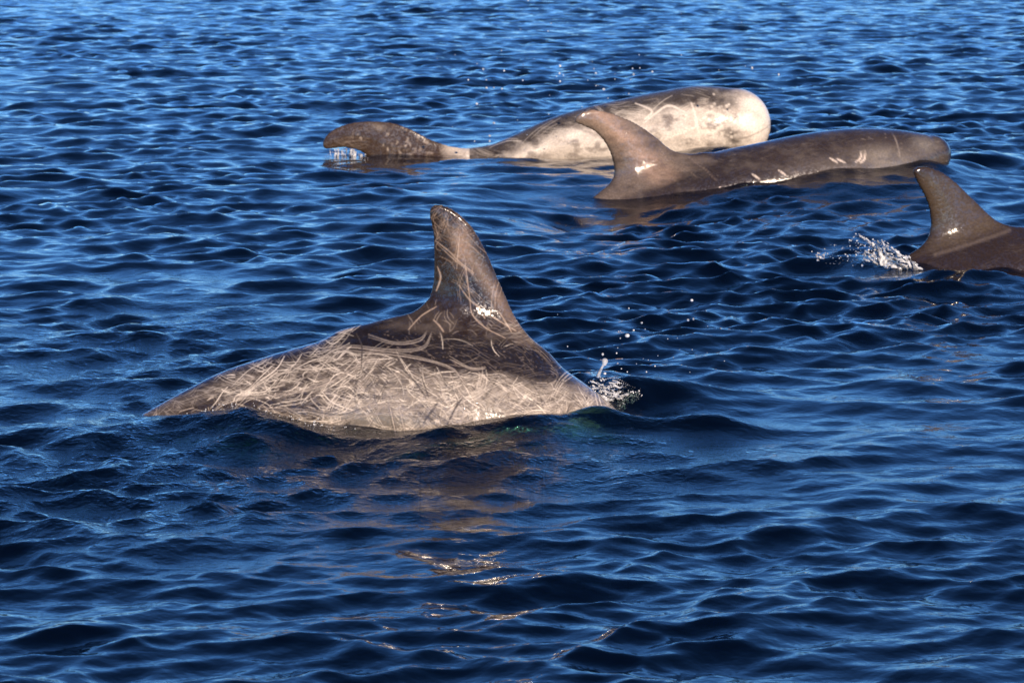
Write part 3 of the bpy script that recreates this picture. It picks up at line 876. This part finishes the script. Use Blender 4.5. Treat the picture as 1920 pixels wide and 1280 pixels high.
# ---- smooth grey-brown dolphin swimming right
def grey_dolphin():
    fr = F_GREY
    rows = [(900, 540, .06, .05), (985, 478, .10, .08), (1060, 425, .15, .12), (1130, 377, .20, .17), (1200, 338, .245, .21), (1270, 308, .275, .24), (1350, 284, .29, .265), (1430, 267, .295, .28),
            (1510, 251, .29, .28), (1590, 241, .28, .27), (1650, 239, .25, .25), (1700, 242, .205, .215), (1745, 250, .145, .16), (1758, 255, .125, .14)]
    B = Body(fr, spine_from_top(fr, rows), 0.0105)
    fin = [(1325, 296), (1296, 294), (1258, 280), (1236, 262), (1202, 237), (1166, 219), (1132, 208), (1107, 206), (1088, 211), (1078, 222), (1079, 230), (1092, 236), (1115, 247), (1137, 272), (1149, 303), (1151, 326), (1141, 346),
           (1118, 367), (1085, 398), (1150, 420), (1260, 380), (1330, 330)]
    B.add_fin(fr.loc(fin), 0.07, 0.012, k=0.09, axis=(fr.loc([(1200, 345)])[0][1], fr.loc([(1107, 206)])[0][1]), edge=0.12)
    B.add_fin(flukes(B.sp[0][0] - .05, 0, .38, .26), 0.03, 0.012, plane='xy', at=B.sp[0][1], k=0.05)
    for s in (-1, 1):
        B.add_fin(paddle(fr.loc([(1600, 300)])[0][0], s * .15, .5, .2, .3, s), 0.03, 0.012, plane='xy', at=-0.28, k=0.05, y0=s * .2)
    cv = Canvas(840, 180, 1840, 620, (0.036, 0.026, 0.022))
    X, Y = cv.X, cv.Y
    topline = np.interp(X, [r[0] for r in rows], [r[1] for r in rows])
    belly = np.clip((Y - topline - 30) / 40, 0, 1)
    cv.mix((0.10, 0.082, 0.067), belly * np.clip((X - 1380) / 150, 0, 1) * (0.4 + 0.8 * vnoise(X / 60, Y / 30, 51)))
    cv.mix((0.21, 0.18, 0.15), np.exp(-((X - 1630) / 45) ** 2 - ((Y - 300) / 22) ** 2) * .8)
    cv.mix((0.17, 0.15, 0.13), np.exp(-((X - 1720) / 30) ** 2 - ((Y - 272) / 18) ** 2) * .8)
    cv.mix((0.02, 0.014, 0.012), np.exp(-((X - 1300) / 90) ** 2 - ((Y - 330) / 30) ** 2) * .8)
    finr = cv.region(fin, 4) * np.clip((330 - 0.42 * (X - 1250) - Y + 14) / 16, 0, 1)
    cv.mix((0.11, 0.084, 0.066), finr)
    cv.mix((0.32, 0.215, 0.155), finr * np.exp(-((X - (1125 + (Y - 215) * 0.95)) / 30) ** 2) * 0.85)
    cv.mix((0.016, 0.012, 0.011), np.clip((X - 1752) / 16, 0, 1) * 0.8)
    cv.stroke([(1775, 272), (1755, 284), (1728, 296), (1712, 300)], 1.8, (0.012, 0.009, 0.008), 0.7, 1.6)
    cv.mix((0.11, 0.09, 0.075), np.clip((vnoise(X / 22, Y / 12, 52) - .5) * 4, 0, 1) * 0.35)
    cv.mix((0.018, 0.013, 0.011), np.clip((vnoise(X / 30, Y / 10, 53) - .52) * 5, 0, 1) * 0.4)
    for _ in range(60):
        rr = np.random.default_rng(500 + _); x, y = rr.uniform(1320, 1760), rr.uniform(250, 330)
        cv.stroke([(x, y), (x + rr.uniform(1, 8), y + rr.uniform(-2, 5))], rr.uniform(.8, 1.8), (0.3, 0.25, 0.21), rr.uniform(.1, .5), 1.2)
    cv.rakes(22, finr, (15, 60), (0.8, 1.8), (0.34, 0.26, 0.2), 0.5, 54, (1, 3), ((35, 20), (60, 20)))
    for pts in ([(1386, 327), (1398, 337)], [(1434, 320), (1446, 330)], [(1530, 298), (1542, 306)], [(1542, 299), (1555, 306)], [(1590, 285), (1586, 298), (1576, 305)], [(1596, 284), (1594, 298), (1584, 307)], [(1660, 246), (1662, 270), (1662, 295)]):
        cv.stroke(pts, 3.2 if pts[0][0] != 1660 else 1.6, (0.62, 0.52, 0.44), 0.9 if pts[0][0] != 1660 else .35, 1.5)
    mat = skin_material("grey_skin", 0.19, 0.0003, 0.0026, 1.0, 0.12, 45)
    return finish_dolphin(B, cv, mat, "smooth grey-brown dolphin with hooked fin and two white nicks on its side", False, shear=0.1)


# ---- dark brown dolphin cut by the right edge of the picture
def edge_dolphin():
    fr = F_EDGE
    rows = [(1480, 640, .06, .05), (1560, 590, .10, .08), (1640, 540, .15, .12), (1715, 496, .20, .17), (1780, 462, .24, .21), (1850, 440, .265, .235), (1920, 432, .28, .25), (2010, 432, .285, .26),
            (2100, 440, .285, .27), (2200, 458, .275, .27), (2300, 488, .25, .25), (2380, 525, .20, .21), (2425, 555, .12, .14)]
    B = Body(fr, spine_from_top(fr, rows), 0.0105)
    fin = [(1925, 440), (1897, 432), (1873, 419), (1850, 397), (1822, 370), (1792, 341), (1766, 322), (1742, 313), (1722, 312), (1713, 318), (1714, 330), (1723, 348), (1737, 376), (1744, 404), (1744, 430), (1737, 450), (1722, 467), (1695, 492),
           (1740, 530), (1850, 510), (1920, 470)]
    B.add_fin(fr.loc(fin), 0.056, 0.010, k=0.095, axis=(fr.loc([(1800, 470)])[0][1], fr.loc([(1725, 312)])[0][1]), edge=0.12)
    B.add_fin(flukes(B.sp[0][0] - .05, 0, .36, .25), 0.03, 0.012, plane='xy', at=B.sp[0][1], k=0.05)
    for s in (-1, 1):
        B.add_fin(paddle(fr.loc([(2240, 500)])[0][0], s * .15, .48, .2, .3, s), 0.03, 0.012, plane='xy', at=-0.25, k=0.05, y0=s * .2)
    cv = Canvas(1420, 290, 2480, 760, (0.019, 0.0125, 0.010))
    X, Y = cv.X, cv.Y
    cv.mix((0.031, 0.0205, 0.016), vnoise(X / 70, Y / 40, 61) * .8)
    finr = cv.region(fin, 4) * np.clip((478 - 0.32 * (X - 1740) - Y) / 8, 0, 1)
    inner = cv.region([(1900, 430), (1850, 405), (1790, 348), (1740, 326), (1730, 345), (1752, 400), (1752, 440), (1745, 470), (1860, 430)], 12)
    cv.mix((0.034, 0.0225, 0.015), finr); cv.mix((0.06, 0.043, 0.027), finr * inner)
    cv.mix((0.11, 0.085, 0.068), np.clip(1 - np.abs(478 - 0.32 * (X - 1740) - Y) / 5, 0, 1) * (X > 1740) * (X < 1890) * .7)
    mat = skin_material("brown_skin", 0.19, 0.0003, 0.0026, 1.0, 0.08, 50)
    return finish_dolphin(B, cv, mat, "dark brown dolphin with tall fin, its body running off the right edge", False, shear=0.1)



# ------------------------------------------------------------------ splashes and spray
def splash_material(lo=.25, hi=.8):
    m, ns, ln = new_mat("splash_water")
    out = ns.new("ShaderNodeOutputMaterial")
    gl = ns.new("ShaderNodeBsdfPrincipled")
    gl.inputs['Base Color'].default_value = (0.97, 0.98, 1, 1); gl.inputs['Transmission Weight'].default_value = 1.0
    gl.inputs['IOR'].default_value = 1.333; gl.inputs['Roughness'].default_value = 0.04
    nz = ns.new("ShaderNodeTexNoise"); nz.inputs['Scale'].default_value = 160
    tc = ns.new("ShaderNodeTexCoord"); ln.new(tc.outputs['Object'], nz.inputs['Vector'])
    bp = ns.new("ShaderNodeBump"); bp.inputs['Distance'].default_value = 0.001; ln.new(nz.outputs[0], bp.inputs['Height'])
    ln.new(bp.outputs[0], gl.inputs['Normal'])
    df = ns.new("ShaderNodeBsdfDiffuse"); df.inputs[0].default_value = (0.8, 0.82, 0.85, 1)
    mx = ns.new("ShaderNodeMixShader")
    n2 = ns.new("ShaderNodeTexNoise"); n2.inputs['Scale'].default_value = 45; ln.new(tc.outputs['Object'], n2.inputs['Vector'])
    mr = ns.new("ShaderNodeMapRange"); mr.inputs[1].default_value = .4; mr.inputs[2].default_value = .7; mr.inputs[3].default_value = lo; mr.inputs[4].default_value = hi
    ln.new(n2.outputs[0], mr.inputs[0]); ln.new(mr.outputs[0], mx.inputs[0])
    ln.new(gl.outputs[0], mx.inputs[1]); ln.new(df.outputs[0], mx.inputs[2]); ln.new(mx.outputs[0], out.inputs[0])
    return m


def blobs(name, sph, h, k, mat):
    """drops and strands of water melted together"""
    sph = np.asarray(sph, float)
    base = np.array([sph[:, 0].mean(), sph[:, 1].mean(), (sph[:, 2] - sph[:, 3]).min()])
    sph = sph.copy(); sph[:, :3] -= base
    lo = (sph[:, :3] - sph[:, 3:4]).min(0) - 4 * h; hi = (sph[:, :3] + sph[:, 3:4]).max(0) + 4 * h
    n = np.ceil((hi - lo) / h).astype(int) + 1
    F = np.full(n, 0.05, np.float32)
    for x, y, z, r in sph:
        c = np.array([x, y, z]); m = r + k * 1.5 + h
        i0 = np.maximum(((c - m - lo) / h).astype(int), 0); i1 = np.minimum(((c + m - lo) / h).astype(int) + 2, n)
        g = [lo[d] + h * np.arange(i0[d], i1[d]) - c[d] for d in range(3)]
        D = np.sqrt(g[0][:, None, None] ** 2 + g[1][None, :, None] ** 2 + g[2][None, None, :] ** 2) - r
        sl = tuple(slice(i0[d], i1[d]) for d in range(3))
        F[sl] = smin(F[sl], D, k)
    co, q = surface_nets(F, lo, h)
    co = relax(co, q, 1)
    me = mesh_np(name, co, q); me.materials.append(mat)
    o = bpy.data.objects.new(name, me); COL.objects.link(o); o.location = base
    return o


def strand(pts, r0, r1, n=14):
    p = spline(np.asarray(pts, float), n)
    return [(*p[i, :3], r0 + (r1 - r0) * i / (n - 1)) for i in range(n)]


def scatter_poly(poly, Y, dy, n, rr, r):
    poly = np.asarray(poly, float); out = []
    lo, hi = poly.min(0), poly.max(0)
    while len(out) < n:
        p = r.uniform(lo, hi)
        if poly_sdf(p[None], poly)[0] < 0:
            w = at_depth(p[0], p[1], Y + r.normal(0, dy))
            out.append((*w, rr[0] * (rr[1] / rr[0]) ** (r.random() ** 1.8)))
    return out


def ribbon(a, b, c, Y, r, rad=(.0018, .0034), step=.0042, hole=0.42):
    """torn thin sheet of water between foot line a-b and tip c (photo px)"""
    A, B, Cc = [at_depth(*p, Y + r.normal(0, .02)) for p in (a, b, c)]
    W, H = np.linalg.norm(B - A), np.linalg.norm(Cc - (A + B) / 2)
    out = []; sd = int(r.integers(1e6)); ph = r.uniform(0, 6)
    for v in np.arange(0, 1, step / H):
        wd = W * (1 - 0.85 * v)
        for u in np.arange(-0.5, 0.5, step / max(wd, step)):
            nz = vnoise(np.array([u * W * 70 + 40]), np.array([v * H * 70 + 40]), sd, 2)[0]
            if nz < hole + 0.16 * v: continue
            p = A * (0.5 - u) * (1 - v) + B * (0.5 + u) * (1 - v) + v * (Cc + (B - A) * u * 0.15)
            p = p + np.array([0, .022 * math.sin(7 * u + 4 * v + ph), .006 * math.sin(15 * u + ph)]) + r.normal(0, .0012, 3)
            out.append((*p, r.uniform(*rad)))
    return out


def tag(o, label, cat, kind=None):
    o["label"] = label; o["category"] = cat
    if kind: o["kind"] = kind
    return o


def drops(name, pts, mat):
    """many tiny loose drops as one spray"""
    me = bpy.data.meshes.new(name)
    import bmesh
    bm = bmesh.new(); bmesh.ops.create_icosphere(bm, subdivisions=2, radius=1.0)
    v0 = np.array([v.co[:] for v in bm.verts]); f0 = np.array([[v.index for v in f.verts] for f in bm.faces]); bm.free()
    V, Fc = [], []
    r = np.random.default_rng(3)
    base = np.mean([p[:3] for p in pts], axis=0)
    for i, (x, y, z, rad) in enumerate(pts):
        sc = np.array([1, 1, r.uniform(0.8, 1.35)]) * rad
        V.append(v0 * sc + np.array([x, y, z]) - base); Fc.append(f0 + i * len(v0))
    me.from_pydata(np.concatenate(V).tolist(), [], np.concatenate(Fc).tolist())
    me.polygons.foreach_set("use_smooth", np.ones(len(me.polygons), dtype=bool))
    me.materials.append(mat)
    o = bpy.data.objects.new(name, me); COL.objects.link(o); o.location = base
    return o


def build_splashes():
    m = splash_material()
    r = np.random.default_rng(77)
    # tail splash behind the brown dolphin on the right
    Y = 16.62
    S = scatter_poly([(1640, 502), (1642, 462), (1650, 452), (1664, 466), (1706, 480), (1728, 504)], Y, .03, 200, (.0015, .0045), r)
    for a_, b_, c_ in (((1650, 500), (1722, 506), (1652, 450)), ((1640, 498), (1690, 502), (1640, 460)), ((1670, 502), (1730, 506), (1690, 472)), ((1655, 470), (1640, 462), (1606, 438)), ((1660, 492), (1650, 500), (1612, 472))):
        S += ribbon(a_, b_, c_, Y, r)
    S += scatter_poly([(1596, 440), (1612, 436), (1632, 446), (1650, 455), (1640, 470), (1604, 456)], Y, .02, 60, (.0018, .006), r)
    S += scatter_poly([(1612, 478), (1640, 462), (1650, 490), (1625, 490)], Y, .03, 110, (.0018, .0055), r)
    for (a, b) in (((1660, 490), (1640, 452)), ((1680, 490), (1655, 462)), ((1700, 495), (1665, 468)), ((1650, 495), (1622, 470))):
        pa, pb = at_depth(*a, Y), at_depth(*b, Y + .02)
        S += strand([pa, (pa + pb) / 2 + r.normal(0, .01, 3), pb], .008, .004)
    tag(blobs("water_splash", S, .0034, .006, m), "burst of white water thrown up behind the brown dolphin at the right edge", "splash")
    S = scatter_poly([(1524, 472), (1545, 475), (1546, 486), (1532, 488)], Y, .01, 14, (.003, .008), r) + scatter_poly([(1520, 470), (1620, 440), (1640, 500), (1540, 495)], Y, .05, 120, (.0009, .005), r)
    tag(drops("spray_droplets", S, m), "loose drops flying left of the white splash by the brown dolphin", "spray", "stuff")
    # splash at the shoulder of the scarred dolphin
    Y = 12.45
    S = scatter_poly([(1096, 722), (1118, 704), (1140, 712), (1172, 728), (1206, 734), (1190, 748), (1160, 766), (1140, 750), (1110, 735)], Y, .05, 150, (.0012, .004), r)
    for a_, b_, c_ in (((1100, 735), (1160, 762), (1124, 700)), ((1120, 745), (1170, 768), (1205, 730)), ((1110, 730), (1150, 752), (1180, 722)), ((1140, 760), (1165, 770), (1195, 745))):
        S += ribbon(a_, b_, c_, Y, r, (.0012, .0024), .0034, .47)
    for i in range(26):
        a = np.array([r.uniform(1105, 1150), r.uniform(712, 745)]); b = a + np.array([r.uniform(15, 60), r.uniform(-8, 20)])
        pa, pb = at_depth(*a, Y + r.normal(0, .04)), at_depth(*b, Y + r.normal(0, .04))
        S += strand([pa, (pa + pb) / 2 + r.normal(0, .008, 3), pb], .0035, .002)
    tag(blobs("water_splash", S, .0026, .004, m), "lacy splash breaking at the shoulder of the large scarred dolphin", "splash", "stuff")
    p = [at_depth(x, y, Y) for x, y in ((1121, 706), (1125, 696), (1131, 684))]
    S = strand(p, .006, .0035, 12) + [(*at_depth(1134, 677, Y), .0115), (*at_depth(1133, 682, Y), .008)]
    tag(blobs("water_jet", S, .0024, .004, m), "thin stalk of water with a round drop on top above the shoulder splash", "splash")
    for x, y, rad, lab in ((1176, 629, .0092, "largest round drop hanging in the air right of the scarred dolphin's fin"), (1134, 700, .006, "round drop just right of the water stalk")):
        o = tag(drops("water_drop", [(*at_depth(x, y, Y), rad)], m), lab, "drop")
    S = [(*at_depth(x, y, Y + r.normal(0, .1)), rad) for x, y, rad in ((1188, 619, .004), (1203, 605, .0045), (1130, 664, .0045), (1156, 662, .003), (1158, 652, .0025), (1163, 634, .003), (1290, 600, .005), (1297, 563, .006), (1300, 598, .004),
         (1165, 691, .0025), (1158, 681, .003), (1212, 697, .003), (1228, 686, .003), (1179, 578, .003), (724, 888, .005), (763, 884, .003))]
    S += [(*at_depth(r.normal(1210, 70), r.normal(640, 45), Y + r.normal(0, .15)), r.uniform(.0012, .0024)) for _ in range(22)]
    tag(drops("spray_droplets", S, m), "fine drops scattered in the air right of the scarred dolphin", "spray", "stuff")
    S = []
    for _ in range(170):                                    # beads where the sea laps the flank
        t = r.random(); x = 350 + 320 * t; y = np.interp(x, [350, 420, 480, 560, 670], [782, 764, 768, 790, 812]) + r.normal(0, 5)
        S.append((*at_depth(x, y, 12.02 + r.normal(0, .03)), r.uniform(.0008, .0028)))
    tag(drops("spray_droplets", S, m), "sparkling beads along the waterline of the scarred dolphin's tail end", "spray", "stuff")
    # water running off the raised fluke
    Y = 23.42; S = []
    for i in range(95):
        x = 607 + 95 * r.random() ** 0.8; y0 = 279 + max(0, (x - 660)) * .55; y1 = y0 + (326 - y0) * r.uniform(.3, 1)
        pa, pb = at_depth(x, y0, Y + r.normal(0, .03)), at_depth(x + r.normal(-2, 3), y1, Y + r.normal(0, .05))
        S += strand([pa, (pa + pb) / 2 + r.normal(0, .006, 3), pb], r.uniform(.0018, .0034), r.uniform(.0018, .0055), 14)
    S += scatter_poly([(604, 300), (612, 284), (690, 290), (704, 312), (660, 320), (598, 322)], Y, .05, 620, (.002, .007), r)
    tag(blobs("falling_water", S, .005, .006, splash_material(.3, .8)), "curtain of water pouring off the raised dark fluke", "splash")
    S = scatter_poly([(590, 322), (600, 308), (700, 312), (690, 326)], Y - .1, .1, 40, (.003, .008), r)
    tag(drops("spray_droplets", S, m), "drops landing on the sea under the raised fluke", "spray", "stuff")
    S = [(*at_depth(x, y, 22.6 + r.normal(0, .4)), rad) for x, y, rad in ((926, 231, .010), (918, 255, .008), (918, 265, .007), (906, 130, .008), (912, 165, .009), (894, 195, .009), (1117, 138, .008), (1132, 168, .01), (1188, 140, .008), (1223, 135, .008), (941, 167, .007),
         (1050, 124, .008), (1050, 153, .007), (1049, 138, .007), (1410, 128, .008), (1460, 140, .006), (980, 151, .006), (945, 133, .006), (1186, 129, .006), (878, 150, .006))]
    S += [(*at_depth(r.normal(1060, 170), r.normal(130, 65), 22.6 + r.normal(0, .6)), r.uniform(.002, .005)) for _ in range(45)]
    tag(drops("spray_droplets", S, m), "fine drops in the air above and behind the pale rolled dolphin", "spray", "stuff")


for build in (build_water, build_unseen_floor, scarred_dolphin, pale_dolphin, grey_dolphin, edge_dolphin, build_splashes):
    build()
